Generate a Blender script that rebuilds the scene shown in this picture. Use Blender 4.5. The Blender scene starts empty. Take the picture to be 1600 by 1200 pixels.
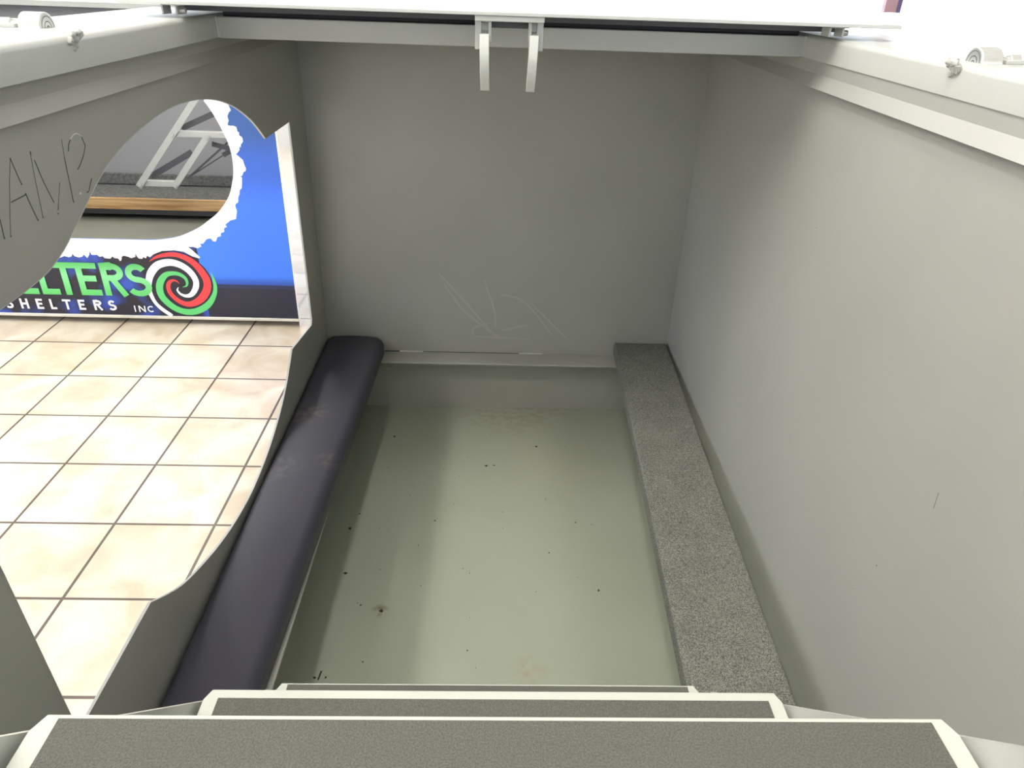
import bpy, math, random
from mathutils import Vector, Matrix
from mathutils.geometry import tessellate_polygon
random.seed(7)
C = bpy.context.scene
COL = C.collection
PI = math.pi

# ------------------------------------------------------------------ camera
cd = bpy.data.cameras.new('camera'); cam = bpy.data.objects.new('camera', cd); COL.objects.link(cam)
cd.sensor_width = 36; cd.lens = 36 * 1123.3 / 1600; cd.clip_start = 0.02; cd.clip_end = 100
PITCH, ROLL, YAW = 0.5185, 0.0360, -0.0345
cam.matrix_world = (Matrix.Translation((0, 0, 1.633)) @ Matrix.Rotation(YAW, 4, 'Z')
                    @ Matrix.Rotation(PI/2 - PITCH, 4, 'X') @ Matrix.Rotation(ROLL, 4, 'Z'))
C.camera = cam

# ------------------------------------------------------------------ daylight, exposure
w = bpy.data.worlds.new('sky'); C.world = w; w.use_nodes = True
w.node_tree.nodes['Background'].inputs[0].default_value = (0.84, 0.91, 1.0, 1)
w.node_tree.nodes['Background'].inputs[1].default_value = 3.0
vs = C.view_settings
vs.view_transform = 'Standard'; vs.look = 'None'; vs.exposure = 0.2; vs.gamma = 1; vs.use_curve_mapping = False
def portal(name, loc, rot, sx, sy):
    l = bpy.data.lights.new(name, 'AREA'); l.shape = 'RECTANGLE'; l.size = sx; l.size_y = sy
    l.cycles.is_portal = True
    o = bpy.data.objects.new(name, l); COL.objects.link(o); o.location = loc; o.rotation_euler = rot
portal('window_portal_far', (0.3, 7.6, 1.7), (-PI/2, 0, 0), 10.6, 2.5)
portal('window_portal_near', (0, -4.6, 1.6), (PI/2, 0, 0), 9, 2.6)
portal('window_portal_left', (-6.1, -0.2, 1.6), (0, -PI/2, 0), 2.6, 6.0)
# long strip lamps under the ceiling: x, y, half width, half length, label
CEIL_LAMPS = [(-.62, -.3, .12, .90, 'short strip light hanging straight above the open storm shelter'),
              (-1.75, -.4, .12, 1.5, 'long strip light above the tiles just left of the storm shelter'),
              (-4.6, 1.4, .12, 1.2, 'added strip light brightening the tiles farthest left of the storm shelter'),  # unseen lamp, added to brighten the tiles and the printed front
              (-2.8, 5.6, .12, 1.2, 'strip light above the shelter with the blue printed front')]
LAMP_STRENGTH = 42.0
LAMP_COLOR = (1.0, 0.975, 0.91, 1)

# ------------------------------------------------------------------ mesh helpers
OFF = {}
class MB:
    def __init__(s): s.v = []; s.f = []
    def add(s, vs_, fs):
        n = len(s.v); s.v += [tuple(v) for v in vs_]; s.f += [tuple(n + i for i in f) for f in fs]; return s
    def box(s, x0, x1, y0, y1, z0, z1):
        return s.add([(x0,y0,z0),(x1,y0,z0),(x1,y1,z0),(x0,y1,z0),(x0,y0,z1),(x1,y0,z1),(x1,y1,z1),(x0,y1,z1)],
                     [(3,2,1,0),(4,5,6,7),(0,1,5,4),(1,2,6,5),(2,3,7,6),(3,0,4,7)])
    def prism(s, pts, vec):                       # closed polygon (3D, any orientation) pushed along vec
        n = len(pts); vec = Vector(vec)
        tri = tessellate_polygon([[Vector(p) for p in pts]])
        vv = list(pts) + [tuple(Vector(p) + vec) for p in pts]
        ff = [tuple(t) for t in tri] + [tuple(n + i for i in reversed(t)) for t in tri]
        ff += [(i, (i+1) % n, n + (i+1) % n, n + i) for i in range(n)]
        return s.add(vv, ff)
    def sheet(s, outer, holes, fn, vec):          # 2D outline with holes, mapped by fn, given thickness vec
        loops = [outer] + holes; vec = Vector(vec)
        tri = tessellate_polygon([[Vector((p[0], p[1], 0)) for p in l] for l in loops])
        flat = [p for l in loops for p in l]; n = len(flat)
        a = [Vector(fn(p)) for p in flat]
        ff = [tuple(t) for t in tri] + [tuple(n + i for i in reversed(t)) for t in tri]
        k = 0
        for l in loops:
            m = len(l); ff += [(k + i, k + (i+1) % m, n + k + (i+1) % m, n + k + i) for i in range(m)]; k += m
        return s.add([tuple(p) for p in a] + [tuple(p + vec) for p in a], ff)
    def cyl(s, p0, p1, r, n=24, r2=None):
        p0 = Vector(p0); p1 = Vector(p1); d = (p1 - p0).normalized(); r2 = r if r2 is None else r2
        u = d.orthogonal().normalized(); v_ = d.cross(u)
        a = [p0 + (u*math.cos(t) + v_*math.sin(t))*r for t in [2*PI*i/n for i in range(n)]]
        b = [p1 + (u*math.cos(t) + v_*math.sin(t))*r2 for t in [2*PI*i/n for i in range(n)]]
        return s.add(a + b, [tuple(range(n))[::-1], tuple(range(n, 2*n))] + [(i, (i+1) % n, n + (i+1) % n, n + i) for i in range(n)])
    def bar(s, p0, p1, wid, thk, up=(0, 1, 0)):   # flat bar between two points, wid across, thk along up
        p0 = Vector(p0); p1 = Vector(p1); up = Vector(up); d = (p1 - p0).normalized()
        a = d.cross(up).normalized() * wid/2; b = up.normalized() * thk/2
        vv = [p + q for p in (p0, p1) for q in (-a-b, a-b, a+b, -a+b)]
        return s.add(vv, [(3,2,1,0),(4,5,6,7),(0,1,5,4),(1,2,6,5),(2,3,7,6),(3,0,4,7)])
def cat(pts, k=6):                                # Catmull-Rom through points of any dimension
    P = [tuple(p) for p in pts]; out = []
    for i in range(len(P) - 1):
        a = P[max(i-1, 0)]; b = P[i]; c = P[i+1]; d = P[min(i+2, len(P)-1)]
        for j in range(k):
            t = j / k
            out.append(tuple(0.5*((2*b[m]) + (-a[m]+c[m])*t + (2*a[m]-5*b[m]+4*c[m]-d[m])*t*t + (-a[m]+3*b[m]-3*c[m]+d[m])*t**3) for m in range(len(b))))
    out.append(P[-1]); return out
def ribbon2(pts, closed=False, width=None):       # outline of a stroke: pts (x, z[, w])
    L = []; R = []; n = len(pts)
    for i, p in enumerate(pts):
        a = pts[max(i-1, 0)]; b = pts[min(i+1, n-1)]
        dx, dz = b[0]-a[0], b[1]-a[1]; q = math.hypot(dx, dz) or 1
        wd = (p[2] if width is None else width) / 2
        # mitre
        m = 1.0
        if 0 < i < n-1:
            d1 = Vector((p[0]-a[0], p[1]-a[1])).normalized(); d2 = Vector((b[0]-p[0], b[1]-p[1])).normalized()
            m = 1 / max(0.5, math.sqrt(max(0.0, (1 + d1.dot(d2)) / 2)))
        L.append((p[0] - dz/q*wd*m, p[1] + dx/q*wd*m)); R.append((p[0] + dz/q*wd*m, p[1] - dx/q*wd*m))
    return L, R
def stroke(mb, pts, fn, vec, width=None):
    L, R = ribbon2(pts, width=width); n = len(L); vec = Vector(vec)
    a = [Vector(fn(p)) for p in L] + [Vector(fn(p)) for p in R]; b = [p + vec for p in a]
    ff = []
    for i in range(n - 1):
        ff += [(i, i+1, n+i+1, n+i), (2*n+i, 3*n+i, 3*n+i+1, 2*n+i+1), (i, 2*n+i, 2*n+i+1, i+1), (n+i, n+i+1, 3*n+i+1, 3*n+i)]
    ff += [(0, n, 3*n, 2*n), (n-1, 3*n-1, 4*n-1, 2*n-1)]
    mb.add(a + b, ff)
def obj(name, mb, mat, parent=None, bevel=0, seg=2, smooth=False, loc=None, ang=0.6):
    off = OFF.get(parent.as_pointer(), Vector((0, 0, 0))) if parent else Vector(loc or (0, 0, 0))
    me = bpy.data.meshes.new(name); me.from_pydata([tuple(Vector(v) - off) for v in mb.v], [], mb.f)
    import bmesh
    bm = bmesh.new(); bm.from_mesh(me); bmesh.ops.recalc_face_normals(bm, faces=bm.faces); bm.to_mesh(me); bm.free()
    me.materials.append(mat)
    o = bpy.data.objects.new(name, me); COL.objects.link(o)
    if parent: o.parent = parent
    else: o.location = off
    OFF[o.as_pointer()] = off
    if bevel:
        m = o.modifiers.new('bevel', 'BEVEL'); m.width = bevel; m.segments = seg; m.limit_method = 'ANGLE'; m.angle_limit = ang
        m.harden_normals = False
    if smooth or bevel:
        for p in me.polygons: p.use_smooth = True
        me.update()
        if hasattr(me, 'set_sharp_from_angle'): me.set_sharp_from_angle(angle=0.7)
    return o
def thing(name, loc, label, category, group=None):
    o = bpy.data.objects.new(name, None); COL.objects.link(o); o.location = loc; o.empty_display_size = .1
    o['label'] = label; o['category'] = category
    if group: o['group'] = group
    OFF[o.as_pointer()] = Vector(loc); return o
def tag(o, label, category, group=None):
    o['label'] = label; o['category'] = category
    if group: o['group'] = group
    return o
def struct(o): o['kind'] = 'structure'; return o

# ------------------------------------------------------------------ materials
def mat(name, col, rough=.5, metal=0, spec=.5, bump=0, bscale=200, var=0, vscale=4, col2=None, detail=3):
    m = bpy.data.materials.new(name); m.use_nodes = True; nt = m.node_tree; b = nt.nodes['Principled BSDF']
    b.inputs['Base Color'].default_value = (*col, 1); b.inputs['Roughness'].default_value = rough
    b.inputs['Metallic'].default_value = metal; b.inputs['Specular IOR Level'].default_value = spec
    tc = nt.nodes.new('ShaderNodeTexCoord')
    if var or col2:
        n = nt.nodes.new('ShaderNodeTexNoise'); n.inputs['Scale'].default_value = vscale; n.inputs['Detail'].default_value = detail
        nt.links.new(tc.outputs['Object'], n.inputs['Vector'])
        r = nt.nodes.new('ShaderNodeValToRGB'); e = r.color_ramp.elements; e[0].position = .35; e[1].position = .65
        c2 = col2 or tuple(c * (1 - var) for c in col); e[0].color = (*c2, 1); e[1].color = (*col, 1)
        nt.links.new(n.outputs['Fac'], r.inputs['Fac']); nt.links.new(r.outputs['Color'], b.inputs['Base Color'])
    if bump:
        n = nt.nodes.new('ShaderNodeTexNoise'); n.inputs['Scale'].default_value = bscale; n.inputs['Detail'].default_value = 2
        nt.links.new(tc.outputs['Object'], n.inputs['Vector'])
        k = nt.nodes.new('ShaderNodeBump'); k.inputs['Strength'].default_value = bump; k.inputs['Distance'].default_value = .002
        nt.links.new(n.outputs['Fac'], k.inputs['Height']); nt.links.new(k.outputs['Normal'], b.inputs['Normal'])
    return m
def emit(name, col, s):
    m = bpy.data.materials.new(name); m.use_nodes = True; b = m.node_tree.nodes['Principled BSDF']
    b.inputs['Base Color'].default_value = (.8, .8, .8, 1)
    b.inputs['Emission Color'].default_value = col; b.inputs['Emission Strength'].default_value = s
    return m
PAINT = mat('light_grey_enamel', (.42, .42, .385), .36, bump=.12, bscale=260, var=.05, vscale=3)
PAINT_FRAME = mat('pale_grey_enamel', (.55, .555, .52), .3, bump=.1, bscale=260)
PAINT_STEP = mat('step_enamel', (.50, .515, .455), .42)
EDGE = mat('bare_cut_edge', (.60, .60, .58), .4)
GRIP = mat('grip_tape', (.075, .075, .065), .7, bump=.6, bscale=1500, col2=(.13, .13, .11), vscale=900, detail=6)
RUBBER = mat('black_rubber', (.03, .03, .04), .6)
STEEL = mat('zinc_plated_steel', (.75, .74, .70), .28, metal=.8)
WELD = mat('weld_bead', (.55, .54, .5), .5, bump=1, bscale=90, metal=.3)
VINYL = mat('black_vinyl', (.050, .048, .068), .46, bump=.25, bscale=500)
SCRIBE = mat('scribed_line', (.09, .09, .085), .7)
SCRATCH = mat('bright_scratch', (.8, .8, .78), .4)
SCUFF = mat('pale_scuff', (.475, .475, .435), .45)
RUST = mat('faint_brown_scuff', (.27, .23, .20), .6)
DIRT = mat('dark_grit', (.035, .03, .02), .9)
WHITE = mat('white_paint', (.86, .86, .85), .6)
def stain_nodes(m, spots):                        # dirt and rub marks with a shape of their own, at fixed places
    nt = m.node_tree; b = nt.nodes['Principled BSDF']; g = nt.nodes.new('ShaderNodeNewGeometry')
    src = b.inputs['Base Color'].links[0].from_socket if b.inputs['Base Color'].links else None
    n = nt.nodes.new('ShaderNodeTexNoise'); n.inputs['Scale'].default_value = 38; n.inputs['Detail'].default_value = 4
    nt.links.new(g.outputs['Position'], n.inputs['Vector'])
    for (c, r, col, k) in spots:
        d = nt.nodes.new('ShaderNodeVectorMath'); d.operation = 'DISTANCE'; d.inputs[1].default_value = c
        nt.links.new(g.outputs['Position'], d.inputs[0])
        mr = nt.nodes.new('ShaderNodeMapRange'); mr.inputs['From Min'].default_value = r; mr.inputs['From Max'].default_value = r*.3
        nt.links.new(d.outputs['Value'], mr.inputs['Value'])
        t = nt.nodes.new('ShaderNodeMath'); t.operation = 'MULTIPLY'
        nr = nt.nodes.new('ShaderNodeMapRange'); nr.inputs['From Min'].default_value = .42; nr.inputs['From Max'].default_value = .62
        nr.inputs['To Max'].default_value = k
        nt.links.new(n.outputs['Fac'], nr.inputs['Value']); nt.links.new(mr.outputs['Result'], t.inputs[0]); nt.links.new(nr.outputs['Result'], t.inputs[1])
        mx = nt.nodes.new('ShaderNodeMix'); mx.data_type = 'RGBA'
        nt.links.new(t.outputs[0], mx.inputs['Factor'])
        if src: nt.links.new(src, mx.inputs['A'])
        else: mx.inputs['A'].default_value = b.inputs['Base Color'].default_value
        mx.inputs['B'].default_value = (*col, 1); src = mx.outputs['Result']
    nt.links.new(src, b.inputs['Base Color'])
stain_nodes(VINYL, [((-.60, 2.04, .345), .075, (.14, .12, .10), .8), ((-.625, 1.74, .345), .09, (.12, .11, .11), .6), ((-.48, 1.78, .345), .05, (.14, .12, .09), .7)])
FLOORPAINT = mat('worn_floor_enamel', (.38, .41, .32), .36, bump=.1, bscale=200, var=.07, vscale=2.5)
stain_nodes(FLOORPAINT, [((.1, 2.66, .006), .30, (.33, .23, .16), .6), ((.25, 2.25, .006), .3, (.42, .37, .28), .45),
                         ((-.31, 1.5, .006), .03, (.2, .15, .08), .9), ((.12, 1.3, .006), .06, (.35, .28, .18), .6)])
def carpet_mat():
    m = mat('grey_ribbed_carpet', (.2, .2, .17), .95, spec=.1); nt = m.node_tree; b = nt.nodes['Principled BSDF']
    tc = nt.nodes.new('ShaderNodeTexCoord')
    n1 = nt.nodes.new('ShaderNodeTexNoise'); n1.inputs['Scale'].default_value = 420; n1.inputs['Detail'].default_value = 3
    n2 = nt.nodes.new('ShaderNodeTexNoise'); n2.inputs['Scale'].default_value = 14; n2.inputs['Detail'].default_value = 4
    wv = nt.nodes.new('ShaderNodeTexWave'); wv.inputs['Scale'].default_value = 70; wv.bands_direction = 'Y'; wv.inputs['Distortion'].default_value = 2
    for n in (n1, n2, wv): nt.links.new(tc.outputs['Object'], n.inputs['Vector'])
    r = nt.nodes.new('ShaderNodeValToRGB'); e = r.color_ramp.elements
    e[0].position = .36; e[0].color = (.10, .10, .095, 1); e[1].position = .64; e[1].color = (.36, .36, .31, 1)
    nt.links.new(n1.outputs['Fac'], r.inputs['Fac'])
    mx = nt.nodes.new('ShaderNodeMix'); mx.data_type = 'RGBA'; mx.blend_type = 'MULTIPLY'; mx.inputs['Factor'].default_value = .25
    r2 = nt.nodes.new('ShaderNodeValToRGB'); r2.color_ramp.elements[0].position = .35; r2.color_ramp.elements[0].color = (.55, .55, .55, 1); r2.color_ramp.elements[1].position = .6
    nt.links.new(n2.outputs['Fac'], r2.inputs['Fac'])
    nt.links.new(r.outputs['Color'], mx.inputs['A']); nt.links.new(r2.outputs['Color'], mx.inputs['B'])
    nt.links.new(mx.outputs['Result'], b.inputs['Base Color'])
    k = nt.nodes.new('ShaderNodeBump'); k.inputs['Strength'].default_value = .6; k.inputs['Distance'].default_value = .003
    nt.links.new(wv.outputs['Fac'], k.inputs['Height']); nt.links.new(k.outputs['Normal'], b.inputs['Normal'])
    return m
CARPET = carpet_mat()
def tile_mat():
    m = mat('cream_ceramic_tile', (.8, .7, .55), .28, spec=.5); nt = m.node_tree; b = nt.nodes['Principled BSDF']
    g = nt.nodes.new('ShaderNodeNewGeometry'); mp = nt.nodes.new('ShaderNodeMapping'); mp.inputs['Location'].default_value = (2.2325, -3.1905 + .33*20, 0)
    nt.links.new(g.outputs['Position'], mp.inputs['Vector'])
    br = nt.nodes.new('ShaderNodeTexBrick'); br.offset = 0; br.squash = 1
    br.inputs['Scale'].default_value = 1; br.inputs['Brick Width'].default_value = .33; br.inputs['Row Height'].default_value = .33
    br.inputs['Mortar Size'].default_value = .0052; br.inputs['Mortar Smooth'].default_value = .2
    br.inputs['Color1'].default_value = (.80, .71, .585, 1); br.inputs['Color2'].default_value = (.90, .83, .72, 1); br.inputs['Mortar'].default_value = (.15, .12, .105, 1)
    nt.links.new(mp.outputs['Vector'], br.inputs['Vector'])
    n = nt.nodes.new('ShaderNodeTexNoise'); n.inputs['Scale'].default_value = 5.5; n.inputs['Detail'].default_value = 7; n.inputs['Distortion'].default_value = .6
    nt.links.new(g.outputs['Position'], n.inputs['Vector'])
    r = nt.nodes.new('ShaderNodeValToRGB'); e = r.color_ramp.elements; e[0].position = .34; e[0].color = (.74, .65, .54, 1); e[1].position = .64; e[1].color = (1, 1, 1, 1)
    nt.links.new(n.outputs['Fac'], r.inputs['Fac'])
    mx = nt.nodes.new('ShaderNodeMix'); mx.data_type = 'RGBA'; mx.blend_type = 'MULTIPLY'; mx.inputs['Factor'].default_value = .8
    nt.links.new(br.outputs['Color'], mx.inputs['A']); nt.links.new(r.outputs['Color'], mx.inputs['B'])
    nt.links.new(mx.outputs['Result'], b.inputs['Base Color'])
    k = nt.nodes.new('ShaderNodeBump'); k.inputs['Strength'].default_value = .5; k.inputs['Distance'].default_value = .003; k.invert = True
    nt.links.new(br.outputs['Fac'], k.inputs['Height']); nt.links.new(k.outputs['Normal'], b.inputs['Normal'])
    return m
TILE = tile_mat()
def wood_mat():
    m = mat('pine_board', (.62, .40, .19), .6); nt = m.node_tree; b = nt.nodes['Principled BSDF']
    tc = nt.nodes.new('ShaderNodeTexCoord'); mp = nt.nodes.new('ShaderNodeMapping'); mp.inputs['Scale'].default_value = (1.2, 12, 28)
    nt.links.new(tc.outputs['Object'], mp.inputs['Vector'])
    n = nt.nodes.new('ShaderNodeTexNoise'); n.inputs['Scale'].default_value = 1.5; n.inputs['Detail'].default_value = 5; n.inputs['Distortion'].default_value = .8
    nt.links.new(mp.outputs['Vector'], n.inputs['Vector'])
    r = nt.nodes.new('ShaderNodeValToRGB'); e = r.color_ramp.elements; e[0].position = .35; e[0].color = (.42, .22, .08, 1); e[1].position = .6; e[1].color = (.72, .48, .24, 1)
    nt.links.new(n.outputs['Fac'], r.inputs['Fac']); nt.links.new(r.outputs['Color'], b.inputs['Base Color']); return m
WOOD = wood_mat()
def print_mat():                                  # the printed wrap: blue field over a near-black ground strip
    m = mat('printed_blue_wrap', (.06, .2, .85), .3); nt = m.node_tree; b = nt.nodes['Principled BSDF']
    g = nt.nodes.new('ShaderNodeNewGeometry'); sp = nt.nodes.new('ShaderNodeSeparateXYZ'); nt.links.new(g.outputs['Position'], sp.inputs[0])
    r = nt.nodes.new('ShaderNodeValToRGB'); cr = r.color_ramp; cr.interpolation = 'EASE'
    e = cr.elements; e[0].position = 0; e[0].color = (.012, .013, .03, 1); e[1].position = 1; e[1].color = (.03, .09, .27, 1)
    for p, c in ((.155, (.012, .013, .035)), (.162, (.015, .03, .12)), (.168, (.012, .014, .035)), (.176, (.02, .09, .5)), (.21, (.045, .20, .93)), (.45, (.05, .20, 1.0)), (.6, (.035, .13, .62)), (.74, (.03, .10, .34))):
        q = e.new(p); q.color = (*c, 1)
    mr = nt.nodes.new('ShaderNodeMapRange'); mr.inputs['From Max'].default_value = 1.35
    nt.links.new(sp.outputs['Z'], mr.inputs['Value']); nt.links.new(mr.outputs['Result'], r.inputs['Fac'])
    # black ground behind the lettering, with blue showing through in blotches
    lx = nt.nodes.new('ShaderNodeMath'); lx.operation = 'LESS_THAN'; lx.inputs[1].default_value = -1.45; nt.links.new(sp.outputs['X'], lx.inputs[0])
    lz = nt.nodes.new('ShaderNodeMath'); lz.operation = 'LESS_THAN'; lz.inputs[1].default_value = .45; nt.links.new(sp.outputs['Z'], lz.inputs[0])
    ml = nt.nodes.new('ShaderNodeMath'); ml.operation = 'MULTIPLY'; nt.links.new(lx.outputs[0], ml.inputs[0]); nt.links.new(lz.outputs[0], ml.inputs[1])
    n = nt.nodes.new('ShaderNodeTexNoise'); n.inputs['Scale'].default_value = 7; nt.links.new(g.outputs['Position'], n.inputs['Vector'])
    rr = nt.nodes.new('ShaderNodeValToRGB'); rr.color_ramp.elements[0].position = .52; rr.color_ramp.elements[0].color = (.012, .012, .025, 1)
    rr.color_ramp.elements[1].position = .72; rr.color_ramp.elements[1].color = (.03, .08, .45, 1); nt.links.new(n.outputs['Fac'], rr.inputs['Fac'])
    mx = nt.nodes.new('ShaderNodeMix'); mx.data_type = 'RGBA'; nt.links.new(ml.outputs[0], mx.inputs['Factor'])
    nt.links.new(r.outputs['Color'], mx.inputs['A']); nt.links.new(rr.outputs['Color'], mx.inputs['B'])
    nt.links.new(mx.outputs['Result'], b.inputs['Base Color']); return m
PRINT = print_mat()
def letter_green():                               # printed green, paler through the middle of the letters
    m = mat('printed_green', (.1, .5, .14), .4); nt = m.node_tree; b = nt.nodes['Principled BSDF']
    g = nt.nodes.new('ShaderNodeNewGeometry'); sp = nt.nodes.new('ShaderNodeSeparateXYZ'); nt.links.new(g.outputs['Position'], sp.inputs[0])
    mr = nt.nodes.new('ShaderNodeMapRange'); mr.inputs['From Min'].default_value = .15; mr.inputs['From Max'].default_value = .34; nt.links.new(sp.outputs['Z'], mr.inputs['Value'])
    r = nt.nodes.new('ShaderNodeValToRGB'); e = r.color_ramp.elements; e[0].color = (.09, .50, .11, 1); e[1].color = (.07, .42, .09, 1)
    q = e.new(.6); q.color = (.22, .66, .30, 1)
    nt.links.new(mr.outputs['Result'], r.inputs['Fac']); nt.links.new(r.outputs['Color'], b.inputs['Base Color']); return m
P_GREEN = letter_green()
P_GREEN2 = mat('printed_swirl_green', (.11, .55, .17), .4)
P_RED = mat('printed_red', (.78, .05, .06), .4)
P_WHITE = mat('printed_white', (.9, .9, .92), .4)
P_BLACK = mat('printed_black', (.012, .012, .025), .35)
def chrome_mat():
    m = mat('mirror_aluminium', (.86, .87, .92), .12, metal=1, bump=.35, bscale=6); return m
CHROME = chrome_mat()
VAULT2 = mat('display_vault_grey', (.34, .34, .35), .5, var=.04)
VAULT2_FLOOR = mat('display_vault_floor', (.26, .265, .22), .45)
FELT = mat('dark_grey_felt', (.12, .12, .115), .95, spec=.1, bump=.6, bscale=300, col2=(.20, .20, .19), vscale=60)
DARKSTEEL = mat('dark_grey_bar', (.10, .10, .11), .5)
GLASS = bpy.data.materials.new('window_glass'); GLASS.use_nodes = True
nt = GLASS.node_tree; nt.nodes.clear(); o_ = nt.nodes.new('ShaderNodeOutputMaterial'); mx = nt.nodes.new('ShaderNodeMixShader')
a_ = nt.nodes.new('ShaderNodeBsdfTransparent'); b_ = nt.nodes.new('ShaderNodeBsdfGlossy'); b_.inputs['Roughness'].default_value = .02
mx.inputs[0].default_value = .05; nt.links.new(a_.outputs[0], mx.inputs[1]); nt.links.new(b_.outputs[0], mx.inputs[2]); nt.links.new(mx.outputs[0], o_.inputs[0])
POST = mat('mauve_window_post', (.42, .26, .30), .5)
POST2 = mat('dark_violet_gasket', (.12, .09, .22), .5)

# ------------------------------------------------------------------ the showroom (setting)
X0, X1, Y0, Y1, ZC = -6.2, 6.2, -4.7, 7.7, 5.1
f = MB().box(X0, X1, Y0, Y1, -.1, 0); struct(obj('floor', f, TILE))
struct(obj('ceiling', MB().box(X0, X1, Y0, Y1, ZC, ZC + .1), WHITE))
T = .15
# far wall with a wide window
far = MB().box(X0, X1, Y1, Y1+T, 0, .45).box(X0, X1, Y1, Y1+T, 2.95, ZC).box(X0, -5.0, Y1, Y1+T, .45, 2.95).box(5.6, X1, Y1, Y1+T, .45, 2.95)
struct(obj('wall_far', far, WHITE))
near = MB().box(X0, X1, Y0-T, Y0, 0, .3).box(X0, X1, Y0-T, Y0, 2.9, ZC).box(X0, -4.5, Y0-T, Y0, .3, 2.9).box(4.5, X1, Y0-T, Y0, .3, 2.9)
struct(obj('wall_near', near, WHITE))
left = MB().box(X0-T, X0, Y0, Y1, 0, .3).box(X0-T, X0, Y0, Y1, 2.9, ZC).box(X0-T, X0, Y0, -3.2, .3, 2.9).box(X0-T, X0, 2.8, Y1, .3, 2.9)
struct(obj('wall_left', left, WHITE))
struct(obj('wall_right', MB().box(X1, X1+T, Y0, Y1, 0, ZC), WHITE))
def window(n, frame, glass):
    w_ = obj('window_%d' % n, frame, WHITE, bevel=.004); struct(w_)
    g_ = obj('glass_pane', glass, GLASS, w_); return w_
fr = MB()
for x in (-4.96, -1.6, 5.5): fr.box(x, x+.06, Y1+.02, Y1+.09, .45, 2.95)
fr.box(-5, 5.6, Y1+.02, Y1+.09, .45, .51).box(-5, 5.6, Y1+.02, Y1+.09, 2.89, 2.95)
w1 = window(1, fr, MB().box(-4.9, 5.5, Y1+.05, Y1+.056, .51, 2.89))
po = obj('window_post', MB().box(3.72, 3.835, Y1+.03, Y1+.09, 1.42, 2.95), POST, w1)
obj('gasket', MB().box(3.835, 3.875, Y1+.025, Y1+.09, 1.42, 2.95), POST2, po)
fr = MB().box(-4.5, 4.5, Y0-.09, Y0-.02, .3, .36).box(-4.5, 4.5, Y0-.09, Y0-.02, 2.84, 2.9)
for x in (-4.5, -1.5, 1.44, 4.44): fr.box(x, x+.06, Y0-.09, Y0-.02, .3, 2.9)
window(2, fr, MB().box(-4.44, 4.44, Y0-.06, Y0-.054, .36, 2.84))
fr = MB().box(X0-.09, X0-.02, -3.2, 2.8, .3, .36).box(X0-.09, X0-.02, -3.2, 2.8, 2.84, 2.9)
for y in (-3.2, -.2, 2.74): fr.box(X0-.09, X0-.02, y, y+.06, .3, 2.9)
window(3, fr, MB().box(X0-.06, X0-.054, -3.14, 2.74, .36, 2.84))
DIFF = emit('lamp_diffuser', LAMP_COLOR, LAMP_STRENGTH)
for x, y, hw, hl, label in CEIL_LAMPS:
    t = thing('ceiling_light', (x, y, ZC), label, 'ceiling light', 'strip lights under the showroom ceiling')
    b = MB().box(x-hw-.02, x+hw+.02, y-hl-.03, y+hl+.03, ZC-.05, ZC)
    obj('lamp_housing', b, WHITE, t, bevel=.004)
    obj('diffuser', MB().box(x-hw, x+hw, y-hl, y+hl, ZC-.10, ZC-.05), DIFF, t, bevel=.01)

# ------------------------------------------------------------------ the open shelter vault
YF = 2.643; YN = -.42; ZT = 1.4838
lx = lambda z: -.663
rx = lambda z: .7235
V = thing('storm_shelter', (.03, 1.1, 0), 'open light grey steel storm shelter vault with a wide cutout in its left wall', 'storm shelter')
fp = obj('floor_plate', MB().box(lx(0), rx(0), YN, YF, .001, .006), FLOORPAINT, V)
# left wall with its cutout
arc = cat([(0.9645, 1.2192), (1.0255, 1.2251), (1.0793, 1.2407), (1.1316, 1.265), (1.2452, 1.3184), (1.3567, 1.3493), (1.5104, 1.3705), (1.6452, 1.3734), (1.7959, 1.357), (1.9194, 1.3271), (2.0283, 1.2835), (2.0979, 1.2456), (2.1697, 1.1968)],5)
low = cat([(2.1547, 0.522), (2.099, 0.4835), (2.0391, 0.4448), (1.9339, 0.3997), (1.8299, 0.3713), (1.7218, 0.3534), (1.6137, 0.347), (1.5136, 0.3534), (1.4181, 0.3681), (1.307, 0.3966), (1.1551, 0.4522), (1.0295, 0.5314)],5)
hole = [(0.7281, 1.2134)] + arc + [(2.4391, 1.1968), (2.4357, 0.5012), (2.4217, 0.4845)] + low + [(0.7509, 0.5314)]
outer = [(YN, 0), (YF, 0), (YF, ZT), (YN, ZT)]
lw = obj('side_wall', MB().sheet(outer, [hole], lambda p: (lx(p[1]), p[0], p[1]), (-.005, 0, 0)), PAINT, V)
eb = MB()                                         # bare edge of the torch-cut opening
n = len(hole)
for i in range(n):
    a, b = hole[i], hole[(i+1) % n]
    cx, cz = 1.6, .85
    def inn(p, k=.0012): d = Vector((cx - p[0], cz - p[1])).normalized()*k; return (p[0]+d.x, p[1]+d.y)
    q = [a, b, inn(b), inn(a)]
    A = [(lx(p[1]) + .0004, p[0], p[1]) for p in q]; B = [(lx(p[1]) - .0054, p[0], p[1]) for p in q]
    eb.add(A + B, [(0, 1, 2, 3), (7, 6, 5, 4), (3, 2, 6, 7), (0, 4, 5, 1)])
obj('cut_edge', eb, EDGE, lw)
sb = MB(); LW = lambda p: (lx(p[1]) + .0002, p[0], p[1])
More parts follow.
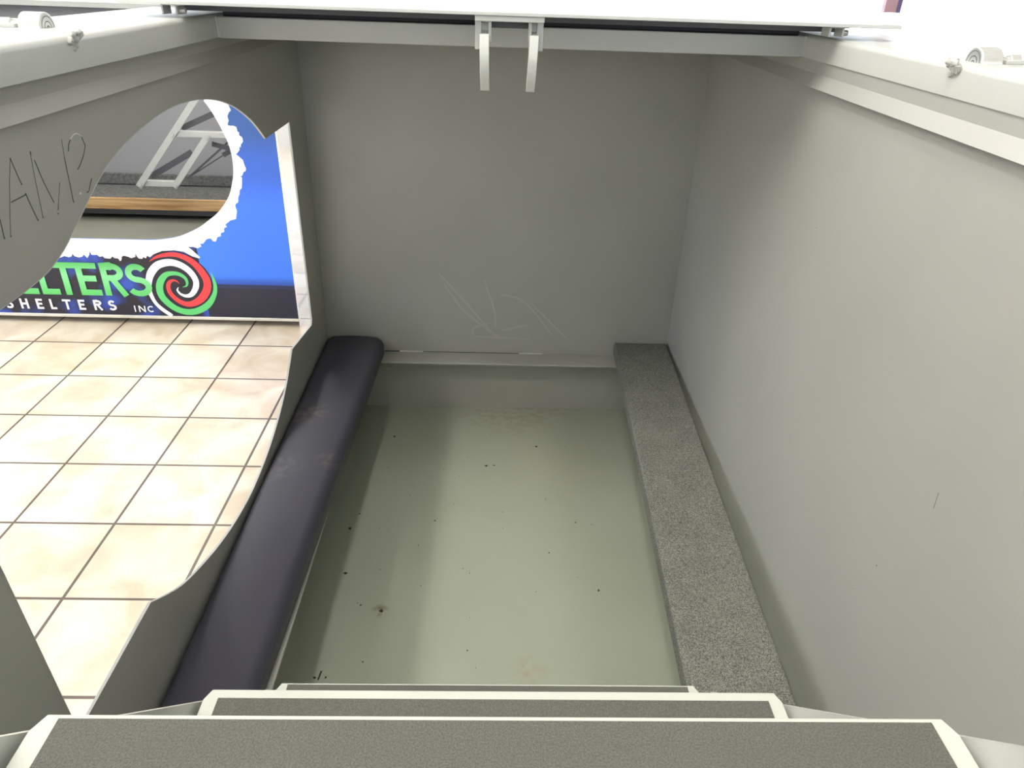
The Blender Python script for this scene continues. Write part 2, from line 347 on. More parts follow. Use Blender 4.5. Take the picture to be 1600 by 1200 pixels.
for s_ in [[(1.0186, 1.3926),(1.0261, 1.3541)], [(0.9925, 1.3387),(1.0277, 1.3396)], [(1.0286, 1.3416),(1.0323, 1.3232),(1.0382, 1.299)], [(1.0671, 1.3916),(1.0655, 1.3859)],
           [(1.0706, 1.3782),(1.0769, 1.3464),(1.0882, 1.3116)], [(1.0971, 1.3058),(1.0936, 1.299)], [(1.1464, 1.3657),(1.1385, 1.2971)], [(1.1613, 1.3715),(1.1674, 1.3811),(1.1775, 1.3878)],
           [(1.2091, 1.384),(1.2127, 1.3695),(1.2011, 1.357),(1.1855, 1.3464),(1.1734, 1.3406)], [(1.1822, 1.3019),(1.1889, 1.3019),(1.207, 1.3184)], [(0.9598, 1.3251),(0.9561, 1.3)]]:
    stroke(sb, s_, LW, (.0003, 0, 0), .0015)
for s_ in [[(1.0195, 1.3926),(1.0018, 1.3637),(0.987, 1.3338),(0.9696, 1.298)], [(1.0655, 1.3859),(1.0587, 1.3493),(1.0516, 1.299)], [(1.1166, 1.3348),(1.0971, 1.3058)], [(1.1516, 1.3916),(1.1464, 1.3657)]]:
    stroke(sb, s_, LW, (.0003, 0, 0), .0006)
for y, z in [(1.0186, 1.3916),(1.026, 1.3551),(1.0282, 1.3406),(1.0382, 1.3),(1.0516, 1.3),(1.0663, 1.3888),(1.0935, 1.3),(1.09, 1.2942),(1.1384, 1.299),(1.2117, 1.3715),(0.9561, 1.3),(0.9696, 1.298)]:
    sb.add([(lx(z)+.0006, y + .0019*math.cos(t), z + .0012*math.sin(t)) for t in [i*PI/4 for i in range(8)]], [tuple(range(8))])
so = obj('scribed_letters', sb, SCRIBE, lw); so['label'] = 'dark hand-scribed letters A, V and 2 on the grey wall'
bs = MB(); stroke(bs, cat([(1.1747, 1.3868),(1.1868, 1.3916),(1.1963, 1.3916),(1.2041, 1.3878),(1.2081, 1.3849)], 4), LW, (.0006, 0, 0), .0016)
obj('bright_scratch', bs, SCRATCH, lw)
bs = MB(); bs.add([(lx(1.29)+.0009, 1.1629 + .003*math.cos(t), 1.3058 + .0018*math.sin(t)) for t in [i*PI/4 for i in range(8)]], [tuple(range(8))])
obj('bright_fleck', bs, SCRATCH, lw)
rw = obj('side_wall', MB().sheet(outer, [], lambda p: (rx(p[1]), p[0], p[1]), (.005, 0, 0)), PAINT, V)
for x_, z_, r_ in [(1.56, 1.16, .0012), (.98, .70, .0014), (1.02, .60, .001)]:
    ds = MB(); ds.add([(rx(z_)-.0006, x_ + r_*math.cos(t), z_ + r_*math.sin(t)) for t in [i*PI/4 for i in range(8)]], [tuple(range(8))])
    obj('scuff_speck', ds, DIRT, rw)
ds = MB(); stroke(ds, [(.905, .93), (.902, .90)], lambda p: (rx(p[1])-.0004, p[0], p[1]), (-.0003, 0, 0), .0009)
obj('scuff_mark', ds, RUST, rw)
ew = MB(); ew.add([(lx(0), YF, 0), (rx(0), YF, 0), (rx(ZT), YF, ZT), (lx(ZT), YF, ZT), (lx(0), YF+.005, 0), (rx(0), YF+.005, 0), (rx(ZT), YF+.005, ZT), (lx(ZT), YF+.005, ZT)],
                  [(3,2,1,0),(4,5,6,7),(0,1,5,4),(1,2,6,5),(2,3,7,6),(3,0,4,7)])
fw = obj('end_wall', ew, PAINT, V)
nw = MB(); nw.add([(lx(0), YN, 0), (rx(0), YN, 0), (rx(ZT), YN, ZT), (lx(ZT), YN, ZT), (lx(0), YN-.005, 0), (rx(0), YN-.005, 0), (rx(ZT), YN-.005, ZT), (lx(ZT), YN-.005, ZT)],
                  [(3,2,1,0),(4,5,6,7),(0,1,5,4),(1,2,6,5),(2,3,7,6),(3,0,4,7)])
obj('end_wall', nw, PAINT, V)
sc = MB()
for si, s_ in enumerate([[(-.208,.611),(-.124,.516),(.022,.339)], [(-.189,.569),(-.104,.45),(.043,.334)], [(-.034,.594),(.009,.464),(.016,.385)],
           [(.042,.375),(.145,.4)], [(.028,.531),(.13,.5),(.252,.351)], [(.151,.501),(.304,.346)], [(-.072,.349),(-.072,.383),(0,.408)], [(-.07,.345),(.16,.338)]]):
    pts = cat(s_, 5); m_ = len(pts)
    stroke(sc, [(p[0], p[1], .0085*math.sin(PI*(i+.5)/m_)**.5) for i, p in enumerate(pts)], lambda p: (p[0], YF-.0002-.00025*si, p[1]), (0, -.0001, 0))
obj('scuff_marks', sc, SCUFF, fw)
# ledge under the end wall, with welds along its back
lg = obj('ledge_angle', MB().box(-.458, .53, 2.548, YF-.0005, .262, .27).box(-.458, .53, YF-.012, YF-.001, .20, .262), PAINT, fw, bevel=.0015)
for x0, x1 in ((-.375, -.28), (.115, .21)):
    wb = MB(); pts = [x0 + (x1-x0)*i/8 for i in range(9)]
    for i in range(8): wb.cyl((pts[i], YF-.002, .2705), (pts[i+1], YF-.002, .2705), .0045 + .001*random.random(), 8)
    obj('weld_bead', wb, PAINT_FRAME, fw, smooth=True)
obj('seam_gap', MB().box(-.375-.06, -.375, YF-.004, YF-.0008, .2702, .2725), RUBBER, fw)
obj('seam_gap', MB().box(-.28, .115, YF-.002, YF-.0006, .2702, .2716), RUBBER, fw)
# steel shelves that carry the seats
obj('bench_shelf', MB().box(-.6630, -.4585, .25, YF-.001, .270, .276), PAINT, V, bevel=.001)
obj('bench_shelf', MB().prism([(.43, .3, .278), (.60, .3, .278), (.67, YF-.001, .278), (.51, YF-.001, .278)], (0, 0, .008)), PAINT, V, bevel=.001)
# grit on the floor
gm = MB()
sp = [(-.38,2.407,.007),(-.437,1.649,.006),(-.306,1.499,.007),(-.46,1.855,.007),(-.009,2.218,.006),(.02,2.222,.004),(.187,2.351,.006),(-.448,1.268,.005),(.342,1.588,.005),(-.44,1.93,.004),(-.42,1.27,.004),(-.18,1.9,.003),(-.05,1.36,.003),(-.33,1.32,.003),(-.37,1.52,.003),(.2,1.75,.003),(-.2,1.6,.002),(.05,1.95,.002),(.3,1.9,.003)]
for _ in range(26): sp.append((random.uniform(-.43, .4), random.uniform(1.25, 2.6), random.uniform(.0012, .002)))
for x, y, r_ in sp:
    k = random.randint(5, 7); a0 = random.random()*6
    q = [(x + r_*random.uniform(.5, 1)*math.cos(a0 + 2*PI*i/k)*(1.3 if i % 2 else .8), y + r_*random.uniform(.5, 1)*math.sin(a0 + 2*PI*i/k), .0062) for i in range(k)]
    gm.prism(q, (0, 0, .0012))
gm.prism([(-.440, 1.262, .0062), (-.436, 1.262, .0062), (-.433, 1.29, .0062), (-.437, 1.29, .0062)], (0, 0, .001))
go = obj('floor_grit', gm, DIRT, fp); go['kind'] = 'stuff'

# top frame: rails, beams, edge strips, roof, deck
def rounded_bar(x0, x1, y0, y1, z0, z1, r, k=6):
    pts = [(x0, z0), (x1, z0)]
    for cx, a0 in ((x1 - r, 0), (x0 + r, PI/2)):
        for i in range(k+1): t = a0 + PI/2*i/k; pts.append((cx + r*math.cos(t), z1 - r + r*math.sin(t)))
    return MB().prism([(p[0], y0, p[1]) for p in pts], (0, y1 - y0, 0))
obj('rail', rounded_bar(-.805, -.6405, YN-.04, 2.68, 1.484, 1.533, .011), PAINT_FRAME, V, smooth=True)
obj('rail', rounded_bar(.721, .8855, YN-.04, 2.68, 1.484, 1.533, .011), PAINT_FRAME, V, smooth=True)
obj('cross_beam', MB().box(-.6404, .7209, 1.844, 1.89, 1.4829, 1.5273), PAINT_FRAME, V, bevel=.0015)
obj('cross_beam', MB().box(-.6404, .7209, YN-.03, YN+.02, 1.4829, 1.5273), PAINT_FRAME, V, bevel=.0015)
obj('edge_strip', MB().prism([(-.650, YN, 1.4345), (-.678, YN, 1.4837), (-.681, YN, 1.4837), (-.6535, YN, 1.4338)], (0, 2.64-YN, 0)), PAINT, V)
obj('edge_strip', MB().prism([(.7085, YN, 1.4315), (.7385, YN, 1.4837), (.7415, YN, 1.4837), (.712, YN, 1.4308)], (0, 2.64-YN, 0)), PAINT, V)
obj('roof_plate', MB().box(-.668, .727, 1.89, 2.66, 1.4839, 1.489), PAINT, V)
obj('seal_strip', MB().box(-.63, .71, 1.862, 1.887, 1.5273, 1.540), RUBBER, V, bevel=.003)
obj('deck_plate', MB().box(-1.13, -.8055, YN-.04, 2.68, 1.4945, 1.5015).box(-1.13, -1.123, YN-.04, 2.68, 1.442, 1.4945), PAINT_FRAME, V)
obj('deck_plate', MB().box(.886, 1.218, YN-.04, 2.68, 1.4945, 1.5015).box(1.211, 1.218, YN-.04, 2.68, 1.442, 1.4945), PAINT_FRAME, V)
for x, y in ((-.6398, 1.844), (.7203, 1.844)):
    wc = MB()
    for i in range(7): wc.cyl((x, y-.0015, 1.4852 + i*.006), (x, y-.0015, 1.4915 + i*.006), .0031 + .001*random.random(), 8)
    obj('weld_bead', wc, PAINT_FRAME, V, smooth=True)
def roller(x, y, side):
    # bearing set in the rail; side = +1 shows its face towards +x
    z = 1.5322; R_ = .0238; x0, x1 = (x - .035, x) if side > 0 else (x, x + .035)
    r0 = obj('roller', MB().cyl((x0, y, z), (x1, y, z), R_, 40), STEEL, V, bevel=.002, ang=1.0, smooth=True)
    r0['label'] = 'round steel roller bearing set into the rail'
    fx = x + .0003*side
    g = MB()
    for ra, rb in ((.0172, .0184), (.0095, .0109), (.0025, .0042)):
        k = 40; A = [(fx, y + ra*math.cos(2*PI*i/k), z + ra*math.sin(2*PI*i/k)) for i in range(k)]; B = [(fx, y + rb*math.cos(2*PI*i/k), z + rb*math.sin(2*PI*i/k)) for i in range(k)]
        g.add(A + B, [(i, (i+1) % k, k + (i+1) % k, k + i) for i in range(k)])
    obj('bearing_groove', g, DARKSTEEL, r0)
    xo = x - .035*side
    obj('axle_bolt', MB().cyl((xo, y, z+.003), (xo - .021*side, y, z+.003), .0077, 6).cyl((xo - .021*side, y, z+.003), (xo - .038*side, y, z+.003), .012, 6), STEEL, r0, bevel=.0008)
    blk = MB().box(*sorted((xo - .038*side, xo - .0085*side)), y-.0175, y+.0175, 1.5326, 1.5392)
    obj('axle_block', blk, PAINT_FRAME, r0, bevel=.0015)
roller(-.728, 1.3125, 1); roller(.7595, 1.239, -1)
def weld_stop(x, y, sx, mt):
    g = MB(); random.seed(int(abs(x)*1000))
    for i in range(13):
        a = i/12; px = x - sx*.0085*(1-a)*1.6; pz = 1.5357 - .021*a*a; py = y + .0085*math.sin(i*1.3) + random.uniform(-.003, .003)
        r_ = .0035 + .0045*random.random()
        c_ = Vector((px, py, pz)); k = 8
        vs_ = []; fs = []
        for la in range(1, 5):
            for lo in range(k):
                th = PI*la/5; ph = 2*PI*lo/k; q = r_*(1 + .5*(random.random()-.5))
                vs_.append(c_ + Vector((math.sin(th)*math.cos(ph), math.sin(th)*math.sin(ph), math.cos(th)))*q)
        for la in range(3):
            for lo in range(k): fs.append((la*k+lo, la*k+(lo+1) % k, (la+1)*k+(lo+1) % k, (la+1)*k+lo))
        vs_ += [c_ + Vector((0, 0, r_)), c_ - Vector((0, 0, r_))]
        for lo in range(k): fs.append((lo, (lo+1) % k, 4*k)); fs.append((3*k+(lo+1) % k, 3*k+lo, 4*k+1))
        g.add(vs_, fs)
    o = obj('weld_stop', g, mt, V, smooth=True); o['label'] = 'rough lump of weld on the rail edge'
weld_stop(-.642, 1.2075, -1, PAINT_FRAME); weld_stop(.7224, 1.211, 1, WELD)

# ------------------------------------------------------------------ sliding lid with its catch
Lx0, Lx1, Ly0, Ly1 = -.7658, .8379, 1.645, 3.0
LD = thing('sliding_lid', (.035, Ly0, 1.5574), 'wide pale grey sliding steel lid pushed back over the far end of the shelter', 'lid')
obj('lid_plate', MB().box(Lx0, Lx1, Ly0, Ly1, 1.5574, 1.5644), PAINT_FRAME, LD, bevel=.001)
obj('stiffener', MB().box(Lx0+.084, Lx1-.084, 1.764, 1.792, 1.542, 1.5574), DARKSTEEL, LD)
for s_, x in ((-1, -.6685), (1, .721)):
    g = MB().box(x-.021, x-.017, 1.673, 1.715, 1.5378, 1.5574).box(x+.007, x+.011, 1.673, 1.715, 1.5378, 1.5574).box(x-.021, x+.021, 1.673, 1.715, 1.5546, 1.5574)
    k = obj('guide_bracket', g, PAINT_FRAME, LD, bevel=.0007)
    obj('guide_bolt', MB().cyl((x+.011, 1.687, 1.5455), (x+.024, 1.687, 1.5455), .0063, 6), STEEL, k, bevel=.0007)
cy = Ly0 + .0084
ct = obj('catch_housing', MB().box(-.0462, .0973, cy-.0042, cy+.035, 1.5462, 1.5574).box(-.0462, -.0322, cy+.021, cy+.0525, 1.4909, 1.5476).box(.0833, .0973, cy+.021, cy+.0525, 1.4909, 1.5476), PAINT_FRAME, LD, bevel=.002)
ct['label'] = 'pale steel catch housing under the front edge of the lid'
for x in (-.0182, .0658):
    obj('catch_tab', MB().box(x, x+.0063, cy+.014, cy+.042, 1.5084, 1.5469), PAINT_FRAME, ct, bevel=.0007)
obj('catch_shadow_plate', MB().box(-.0315, .0826, cy+.0532, cy+.056, 1.5315, 1.5469), DARKSTEEL, ct)  # dark plate standing in for the shadow inside the housing
def hook(x0, x1, xb0, xb1):
    fr_ = cat([(-0.0014, 1.5224), (-0.0091, 1.5063), (-0.0154, 1.4874), (-0.0161, 1.4699), (-0.0126, 1.4489), (-0.0056, 1.4293), (0.0028, 1.4125)],3)
    prof = fr_ + [(0.0126, 1.4139), (0.014, 1.4419), (0.0154, 1.4699), (0.021, 1.4909), (0.035, 1.5084), (0.0476, 1.5224), (0.0476, 1.5462), (0.035, 1.5462), (0.0322, 1.5273), (0.0245, 1.5238)]
    def X(z, a, b): return a + (b-a)*(1.5224-z)/.110 if z < 1.5224 else a
    A = [(X(z, x0, xb0), cy+y, z) for y, z in prof]; B = [(X(z, x1, xb1), cy+y, z) for y, z in prof]
    n_ = len(prof)
    tri = tessellate_polygon([[Vector((p[0], p[1], 0)) for p in prof]])
    ff = [tuple(t) for t in tri] + [tuple(n_+i for i in reversed(t)) for t in tri] + [(i, (i+1) % n_, n_+(i+1) % n_, n_+i) for i in range(n_)]
    o = obj('hook', MB().add(A + B, ff), PAINT_FRAME, LD, bevel=.0007, seg=1, ang=.9); o['label'] = 'curved pale steel hook hanging below the lid'
hook(-.0364, -.0168, -.0336, -.0144); hook(.0679, .0868, .0644, .0826)

# ------------------------------------------------------------------ stairs
ST = thing('shelter_stairs', (.01, .1, 0), 'steep steel stairs with black grip pads descending into the shelter from the near end', 'stairs')
def tread(yb, z, rim, cx=.0105, dep=.215):
    x0, x1 = cx-.25, cx+.25; e = .005; yf = yb - dep
    ol = [(x0, yb), (x1, yb), (x1+e, yb-.010), (x1+e, yf), (x0-e, yf), (x0-e, yb-.010)]
    t = MB().prism([(p[0], p[1], z) for p in ol], (0, 0, -.006))
    t.box(x0, x1, yb-.006, yb-.001, z-.034, z-.006).box(x0, x1, yf+.001, yf+.006, z-.034, z-.006)
    o = obj('tread', t, PAINT_STEP, ST, bevel=.0005, seg=1)
    pad = [(x0+.008, yb-rim), (x1-.008, yb-rim), (x1-.008, yf+.012), (x0+.008, yf+.012)]
    p_ = obj('grip_pad', MB().prism([(p[0], p[1], z+.0002) for p in pad], (0, 0, .0012)), GRIP, o); p_['label'] = 'black gritty anti-slip pad'
tread(.257, 1.272, .0035); tread(.421, 1.077, .0095); tread(.578, .882, .0028, .0055)
for s_, x in ((-1, -.2500), (1, .2705)):
    sl = 1.20
    def zt(y, c): return c - sl*(y - .45)
    c = 1.026
    q = [(x, .02, zt(.02, c)), (x, .56, zt(.56, c)), (x, .56, zt(.56, c)-.16), (x, .45, 0.006), (x, .40, 0.006), (x, .38, zt(.38, c)-.25), (x, .02, zt(.02, c)-.2)]
    so = obj('stringer', MB().prism(q, (.005*s_, 0, 0)), PAINT_FRAME, ST)

# ------------------------------------------------------------------ seats
ib = lambda y: .5028 - .0465*(2.61 - y)
ob = lambda y: .7165 - .0415*(2.61 - y)
q = [(ib(.35), .35), (ob(.35), .35), (ob(2.632), 2.632), (ib(2.632), 2.632)]
cb = obj('bench_board', MB().prism([(p[0], p[1], .2865) for p in q], (0, 0, .0485)), CARPET, None, bevel=.005, seg=3, loc=(.58, 1.5, .2865))
tag(cb, 'long bench board wrapped in speckled grey carpet beside the right shelter wall', 'bench')
def cushion():
    y0, y1 = .35, 2.636; zb, zt_ = .2765, .342; ny = 60
    inx = lambda y: -.4285 - .0245*(2.64 - y) ; outx = lambda y: -.6618 + .004*(2.64-y)
    vv = []; ff = []; prof = []
    r = .028
    for a0, cxs, czs in ((PI, 0, zb), (PI/2, 0, 0), (0, 1, 0)): pass
    k = 7
    def ring(y, inset):
        xo, xi = outx(y) + inset*.3, inx(y) - inset; pts = []
        pts.append((xo, zb))
        for i in range(k+1): t = PI - PI/2*i/k; pts.append((xo + r + r*math.cos(t), zt_ - r + r*math.sin(t)))
        for i in range(5): u = (i+1)/6; pts.append((xo + r + (xi-xo-2.2*r)*u, zt_ + .004*math.sin(PI*u)))
        for i in range(k+1): t = PI/2 - PI/2*i/k; pts.append((xi - 1.2*r + 1.2*r*math.cos(t), zt_ - 1.2*r + 1.2*r*math.sin(t)))
        pts.append((xi - .004, zb))
        return pts
    ys = [y0 + (y1-y0)*i/ny for i in range(ny)] ; ys = [y for y in ys if y < y1-.045]
    ys += [y1 - .045 + .045*math.sin(PI/2*i/8) for i in range(9)]
    for y in ys:
        d = y1 - y; ins = 0
        if d < .045: ins = .045 - math.sqrt(max(0, .045**2 - (.045-d)**2))
        rg = ring(y, ins)
        if d < .02:
            dz = .012*(1 - math.sqrt(max(0, 1-((.02-d)/.02)**2)))
            rg = [(p[0], max(zb, p[1]-dz)) for p in rg]
        vv += [(p[0], y, p[1]) for p in rg]
    m_ = len(ring(1, 0)); nr = len(ys)
    for i in range(nr-1):
        for j in range(m_): ff.append((i*m_+j, i*m_+(j+1) % m_, (i+1)*m_+(j+1) % m_, (i+1)*m_+j))
    ff += [tuple(range(m_)), tuple((nr-1)*m_+j for j in reversed(range(m_)))]
    return MB().add(vv, ff)
cu = obj('seat_cushion', cushion(), VINYL, None, smooth=True, loc=(-.55, 1.5, .2765))
tag(cu, 'long padded black vinyl seat cushion with dusty smudges below the cutout wall', 'cushion')

# ------------------------------------------------------------------ second display shelter behind, printed wrap
YS = 3.409
D2 = thing('display_shelter', (-2.2, YS, 0), 'second shelter on the tiles with a blue printed front and a large rounded cutout', 'storm shelter')
hole2 = cat([(-2.95, .47), (-2.85, .455), (-2.031, .453), (-1.75, .454), (-1.66, .455), (-1.603, .460), (-1.53, .474), (-1.472, .497), (-1.416, .525), (-1.37, .557), (-1.322, .593), (-1.281, .637), (-1.249, .683), (-1.230, .729), (-1.214, .782), (-1.208, .833), (-1.208, .876), (-1.214, .918), (-1.229, .968), (-1.247, 1.015), (-1.268, 1.06), (-1.294, 1.102), (-1.34, 1.16), (-1.42, 1.22), (-1.55, 1.27), (-1.7, 1.29), (-2.7, 1.29), (-2.85, 1.27), (-2.95, 1.2), (-3.0, 1.1), (-3.0, .6), (-2.98, .5)], 3)[:-1]
SG = lambda dy: (lambda p: (p[0], YS - dy, p[1]))
fr2 = obj('front_panel', MB().sheet([(-3.3, .05), (-.995, .05), (-.995, 1.4), (-3.3, 1.4)], [hole2], SG(0), (0, .006, 0)), PRINT, D2)
fr2['label'] = 'blue printed front panel with green lettering and a coloured swirl'
# torn white border round the hole
J = [(-1.279,1.118),(-1.235,1.112),(-1.212,1.10),(-1.187,1.088),(-1.183,1.074),(-1.180,1.064),(-1.190,1.056),(-1.199,1.040),(-1.197,1.02),(-1.205,1.002),(-1.196,.998),(-1.18,.999),(-1.167,.994),(-1.165,.975),(-1.158,.970),(-1.160,.958),(-1.148,.950),(-1.146,.935),(-1.148,.928),(-1.158,.918),(-1.160,.905),(-1.166,.908),(-1.168,.893),(-1.187,.872),(-1.180,.868),(-1.160,.849),(-1.156,.826),(-1.151,.810),(-1.156,.797),(-1.166,.793),(-1.172,.778),(-1.182,.774),(-1.176,.768),(-1.180,.742),(-1.185,.718),(-1.196,.708),(-1.199,.690),(-1.207,.676),(-1.212,.65),(-1.222,.645),(-1.229,.634),(-1.224,.61),(-1.229,.59),(-1.234,.570),(-1.262,.562),(-1.291,.540),(-1.284,.530),(-1.300,.522),(-1.301,.505),(-1.319,.497),(-1.321,.482),(-1.338,.478),(-1.350,.455),(-1.363,.456),(-1.372,.470),(-1.392,.466),(-1.414,.442),(-1.428,.443),(-1.424,.428),(-1.444,.418),(-1.462,.424),(-1.490,.424),(-1.474,.41),(-1.455,.388),(-1.440,.372),(-1.447,.366),(-1.48,.377),(-1.515,.398),(-1.56,.405),(-1.62,.40),(-1.665,.382),(-1.685,.366),
     (-1.698,.374),(-1.706,.360),(-1.718,.366),(-1.725,.357),(-1.74,.358),(-1.748,.368),(-1.752,.384),(-1.757,.366),(-1.778,.359),(-1.79,.366),(-1.81,.371),(-1.822,.366),(-1.828,.348),(-1.835,.342),(-1.842,.356),(-1.86,.358),(-1.868,.366),(-1.88,.354),(-1.906,.356),(-1.915,.366),(-1.93,.362),(-1.94,.372),(-1.966,.371),(-1.972,.39),(-1.977,.372),(-1.991,.355),(-2.005,.372),(-2.012,.362),(-2.03,.356),(-2.052,.363),(-2.058,.376),(-2.064,.362),(-2.08,.356),(-2.10,.362),(-2.124,.352)]
x = -2.14
while x > -3.1: J.append((x, .352 + random.uniform(-.004, .022))); x -= random.uniform(.012, .03)
inner = [p for p in hole2 if p[0] > -2.98 and (p[1] < .5 or p[0] > -1.5) and p[1] < 1.12]
inner = sorted([p for p in inner if p[0] <= -1.66 and p[1] < .5], key=lambda p: p[0]) + [p for p in inner if p[0] > -1.66]
outl = J + [(-3.1, .46)] + [(p[0], p[1]) for p in inner]
b_ = obj('torn_border', MB().sheet(outl, [], SG(.0004), (0, -.0004, 0)), P_WHITE, fr2); b_['label'] = 'white torn-paper border printed around the cutout'
# swirl
k = 64; disc = [(-1.553 + .150*math.cos(2*PI*i/k), .232 + .152*math.sin(2*PI*i/k)) for i in range(k)]
sw = obj('swirl_ground', MB().sheet([(p[0], max(p[1], .058)) for p in disc], [], SG(.0010), (0, -.0003, 0)), P_BLACK, fr2)
ARMS = dict(
 white=(P_WHITE, .0020, [(-1.640,.052,.018),(-1.65,.061,.0198),(-1.686,.093,.0198),(-1.71,.126,.0181),(-1.722,.166,.0205),(-1.726,.199,.0264),(-1.717,.242,.031),(-1.697,.285,.0365),(-1.659,.324,.037),(-1.61,.341,.0363),(-1.569,.339,.0347),(-1.53,.321,.033),(-1.5,.29,.0314),(-1.484,.248,.029),(-1.493,.208,.028),(-1.519,.174,.0231),(-1.548,.165,.0165),(-1.574,.176,.0115),(-1.585,.196,.0083),(-1.576,.212,.0016)]),
 red=(P_RED, .0022, [(-1.693,.344,.0013),(-1.666,.362,.0099),(-1.63,.376,.0165),(-1.578,.384,.0218),(-1.537,.378,.0248),(-1.499,.36,.0297),(-1.468,.332,.033),(-1.443,.291,.0363),(-1.429,.249,.0379),(-1.437,.203,.0379),(-1.467,.159,.0379),(-1.505,.131,.033),(-1.545,.12,.028),(-1.582,.132,.0248),(-1.611,.159,.0231),(-1.626,.188,.0215),(-1.626,.218,.0205),(-1.615,.238,.0172),(-1.596,.248,.0115),(-1.579,.244,.0073),(-1.569,.231,.0016)]),
 green=(P_GREEN2, .0024, [(-1.402,.297,.001),(-1.395,.263,.0115),(-1.392,.224,.0181),(-1.401,.184,.0215),(-1.427,.14,.028),(-1.464,.105,.033),(-1.515,.081,.033),(-1.562,.077,.033),(-1.606,.091,.033),(-1.643,.121,.0347),(-1.669,.161,.0347),(-1.672,.204,.0347),(-1.657,.244,.033),(-1.626,.277,.0264),(-1.588,.286,.0215),(-1.556,.28,.0198),(-1.533,.26,.0165),(-1.529,.237,.0132),(-1.536,.22,.0083),(-1.557,.212,.0013)]))
for nm, (mt, dy, pts) in ARMS.items():
    g = MB(); stroke(g, cat(pts, 6), SG(dy), (0, -.0003, 0)); a_ = obj('swirl_arm', g, mt, fr2); a_['label'] = nm + ' arm of the printed swirl'
# lettering, drawn as strokes in a unit box (width, height 1)
def glyph(ch, wd, ht, st):
    h = st/2; A = []
    def arc_(cx, cz, rx_, rz, a0, a1, n_=18): return [(cx + rx_*math.cos(math.radians(a0+(a1-a0)*i/n_)), cz + rz*math.sin(math.radians(a0+(a1-a0)*i/n_))) for i in range(n_+1)]
    if ch == 'L': A = [[(h, ht), (h, 0)], [(0, h), (wd, h)]]
    if ch == 'T': A = [[(0, ht-h), (wd, ht-h)], [(wd/2, ht), (wd/2, 0)]]
    if ch == 'I': A = [[(wd/2, ht), (wd/2, 0)]]
    if ch == 'H': A = [[(h, ht), (h, 0)], [(wd-h, ht), (wd-h, 0)], [(0, ht/2), (wd, ht/2)]]
    if ch == 'N': A = [[(h, ht), (h, 0)], [(wd-h, ht), (wd-h, 0)], [(h, ht), (wd-h, 0)]]
    if ch == 'E': A = [[(h, ht), (h, 0)], [(0, h), (wd, h)], [(0, ht-h), (wd, ht-h)], [(0, ht*.52), (wd*.88, ht*.52)]]
    if ch == 'R':
        rz = ht*.27 - h; cz = ht - h - rz
        A = [[(h, ht), (h, 0)], [(0, ht-h), (wd*.48, ht-h)] + arc_(wd*.48, cz, wd*.52-h-.04*wd, rz, 90, -90) + [(h, cz-rz)], [(wd*.42, cz-rz), (wd-h*.9, 0)]]
    if ch == 'S':
        rz1 = (ht - st)/4*.96; rz2 = (ht - st)/2 - rz1; cx = wd*.5
        top = arc_(cx, ht-h-rz1, wd*.44-h, rz1, 28, 90, 8) + arc_(cx, ht-h-rz1, wd*.44-h, rz1, 90, 258, 14)[1:]
        bot = arc_(cx-wd*.02, h+rz2, wd*.52-h, rz2, 78, -90, 14) + arc_(cx-wd*.02, h+rz2, wd*.50-h, rz2, -90, -150, 8)[1:]
        A = [top + bot]
    if ch == 'C': A = [arc_(wd*.55, ht/2, wd*.55-h, ht/2-h, 48, 312, 22)]
    return A
def text(items, z0, ht, st, dy, mt, label):
    for ch, x0, wd in items:
        g = MB()
        for j, s_ in enumerate(glyph(ch, wd, ht, st)):
            stroke(g, [(x0+p[0], z0+p[1]) for p in s_], SG(dy + .00004*j), (0, -.0004, 0), st)
        o = obj('letter', g, mt, fr2); o['label'] = label + ' ' + ch
text([('E', -2.362, .088), ('L', -2.258, .09), ('T', -2.188, .124), ('E', -2.066, .105), ('R', -1.946, .116), ('S', -1.832, .124)], .158, .173, .031, .0030, P_GREEN, 'large green capital letter')
text([('S', -2.463, .038), ('H', -2.388, .04), ('E', -2.308, .033), ('L', -2.240, .03), ('T', -2.176, .042), ('E', -2.098, .033), ('R', -2.022, .042), ('S', -1.950, .04)], .077, .055, .0105, .0030, P_WHITE, 'small white capital letter')
text([('I', -1.822, .006), ('N', -1.800, .034), ('C', -1.756, .032)], .072, .034, .006, .0030, P_WHITE, 'tiny white capital letter')
obj('bottom_trim', MB().box(-3.3, -.995, YS-.006, YS+.012, .036, .052), STEEL, D2, bevel=.002)
obj('side_panel', MB().box(-.995, -.989, YS-.004, 5.13, 0, 1.4), CHROME, D2)
obj('side_panel', MB().box(-3.306, -3.3, YS, 5.13, 0, 1.4), VAULT2, D2)
obj('back_panel', MB().box(-3.3, -.995, 5.12, 5.126, 0, 1.4), VAULT2, D2)
obj('floor_panel', MB().box(-3.3, -.995, YS+.02, 5.12, .105, .115), VAULT2_FLOOR, D2)
obj('bench_ledge', MB().box(-3.299, -.996, 4.785, 5.119, .192, .200).box(-3.299, -.996, 4.80, 4.81, .150, .192), DARKSTEEL, D2)
obj('top_rim', MB().box(-3.3, -.995, YS+.0065, YS+.08, 1.37, 1.4), PAINT_FRAME, D2)
obj('top_rim', MB().box(-3.3, -.995, 5.05, 5.119, 1.37, 1.4), PAINT_FRAME, D2)
obj('liner_strip', MB().box(-3.299, -.996, 5.095, 5.119, .272, .345), FELT, D2, bevel=.004)
bd = obj('pine_board', MB().box(-3.28, -1.0, 4.755, 4.783, .196, .268), WOOD, None, bevel=.002, loc=(-2.1, 4.77, .196))
tag(bd, 'long knotty pine board along the front of the bench inside the second shelter', 'board')
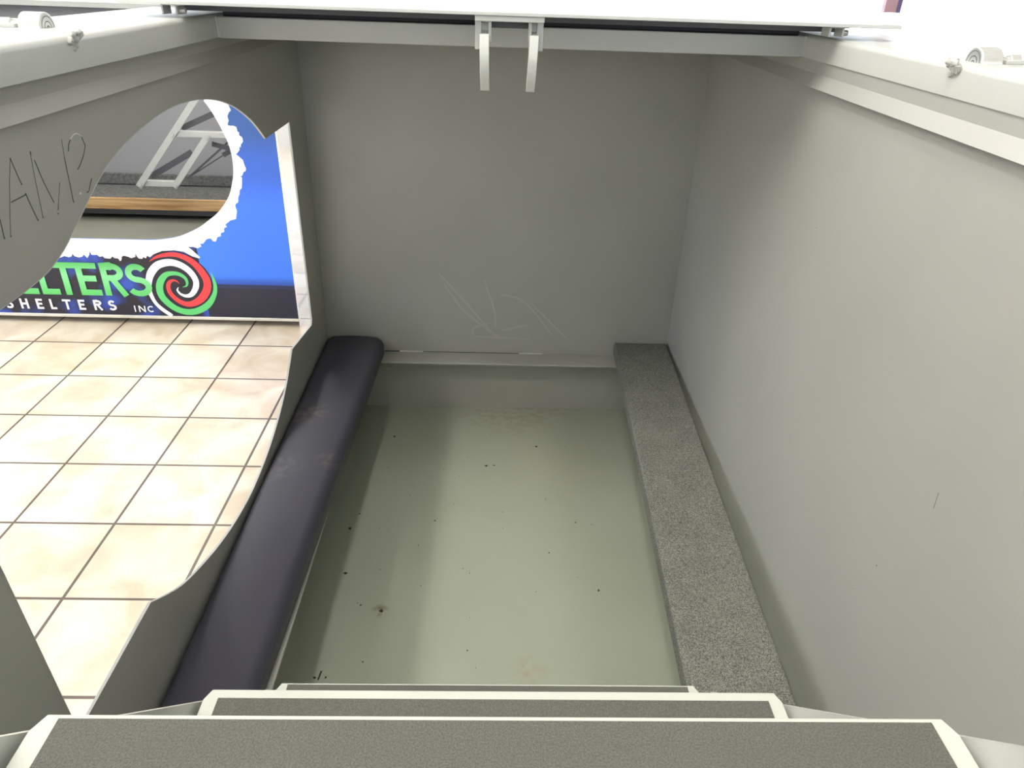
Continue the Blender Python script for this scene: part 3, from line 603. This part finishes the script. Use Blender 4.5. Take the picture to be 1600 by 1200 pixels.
pd = obj('bench_pad', MB().box(-3.28, -1.0, 4.785, 5.09, .2005, .272), FELT, None, bevel=.012, seg=3, loc=(-2.1, 4.9, .2))
tag(pd, 'dark grey felt bench pad behind the pine board in the second shelter', 'bench pad')
# folding stair hanging inside it
FS = thing('folding_stair', (-2.1, 4.62, .4), 'pale grey folding stair of parallel riveted bars inside the second shelter', 'stairs')
yb = 4.60
A_, B_, C_, D_, E_, F_ = (-2.232, .404), (-2.010, .407), (-1.971, .712), (-1.758, .711), (-1.783, .985), (-1.545, .69)
def b3(p, q, w_, y, t=.01, mt=PAINT_FRAME, nm='side_bar'): return obj(nm, MB().bar((p[0], y, p[1]), (q[0], y, q[1]), w_, t), mt, FS, bevel=.001)
ext = lambda p, q, k: (p[0] + (q[0]-p[0])*k, p[1] + (q[1]-p[1])*k)
b3(ext(A_, C_, -.05), ext(A_, C_, 2.1), .038, yb); b3(ext(B_, D_, -.05), ext(B_, D_, 1.0), .036, yb)
for p, q in ((A_, B_), (C_, F_)):
    obj('tread_bar', MB().box(p[0], q[0], yb+.008, yb+.05, p[1]-.012, p[1]+.022), PAINT_FRAME, FS, bevel=.002)
for p in (A_, B_, C_, D_):
    obj('rivet', MB().cyl((p[0], yb-.014, p[1]), (p[0], yb-.005, p[1]), .013, 12), PAINT_FRAME, FS, bevel=.002)
for p, q, w_ in (((-2.182, .440), (-1.895, .600), .036), ((-1.93, .742), (-1.66, .860), .034)):  # dark bars here and below stand in for shadows of the stair
    obj('shadow_bar', MB().bar((p[0], yb+.06, p[1]), (q[0], yb+.06, q[1]), w_, .006), DARKSTEEL, FS)
obj('shadow_bar', MB().bar((-1.96, yb+.08, .43), (-1.62, yb+.08, .70), .012, .006), DARKSTEEL, FS)
obj('shadow_bar', MB().bar((-1.94, yb+.085, .445), (-1.68, yb+.085, .60), .008, .006), DARKSTEEL, FS)
obj('shadow_bar', MB().bar((-1.765, yb+.07, .652), (-1.645, yb+.07, .622), .03, .006), DARKSTEEL, FS)
obj('shadow_bar', MB().bar((-1.715, yb+.09, .58), (-1.67, yb+.09, .605), .03, .006), DARKSTEEL, FS)
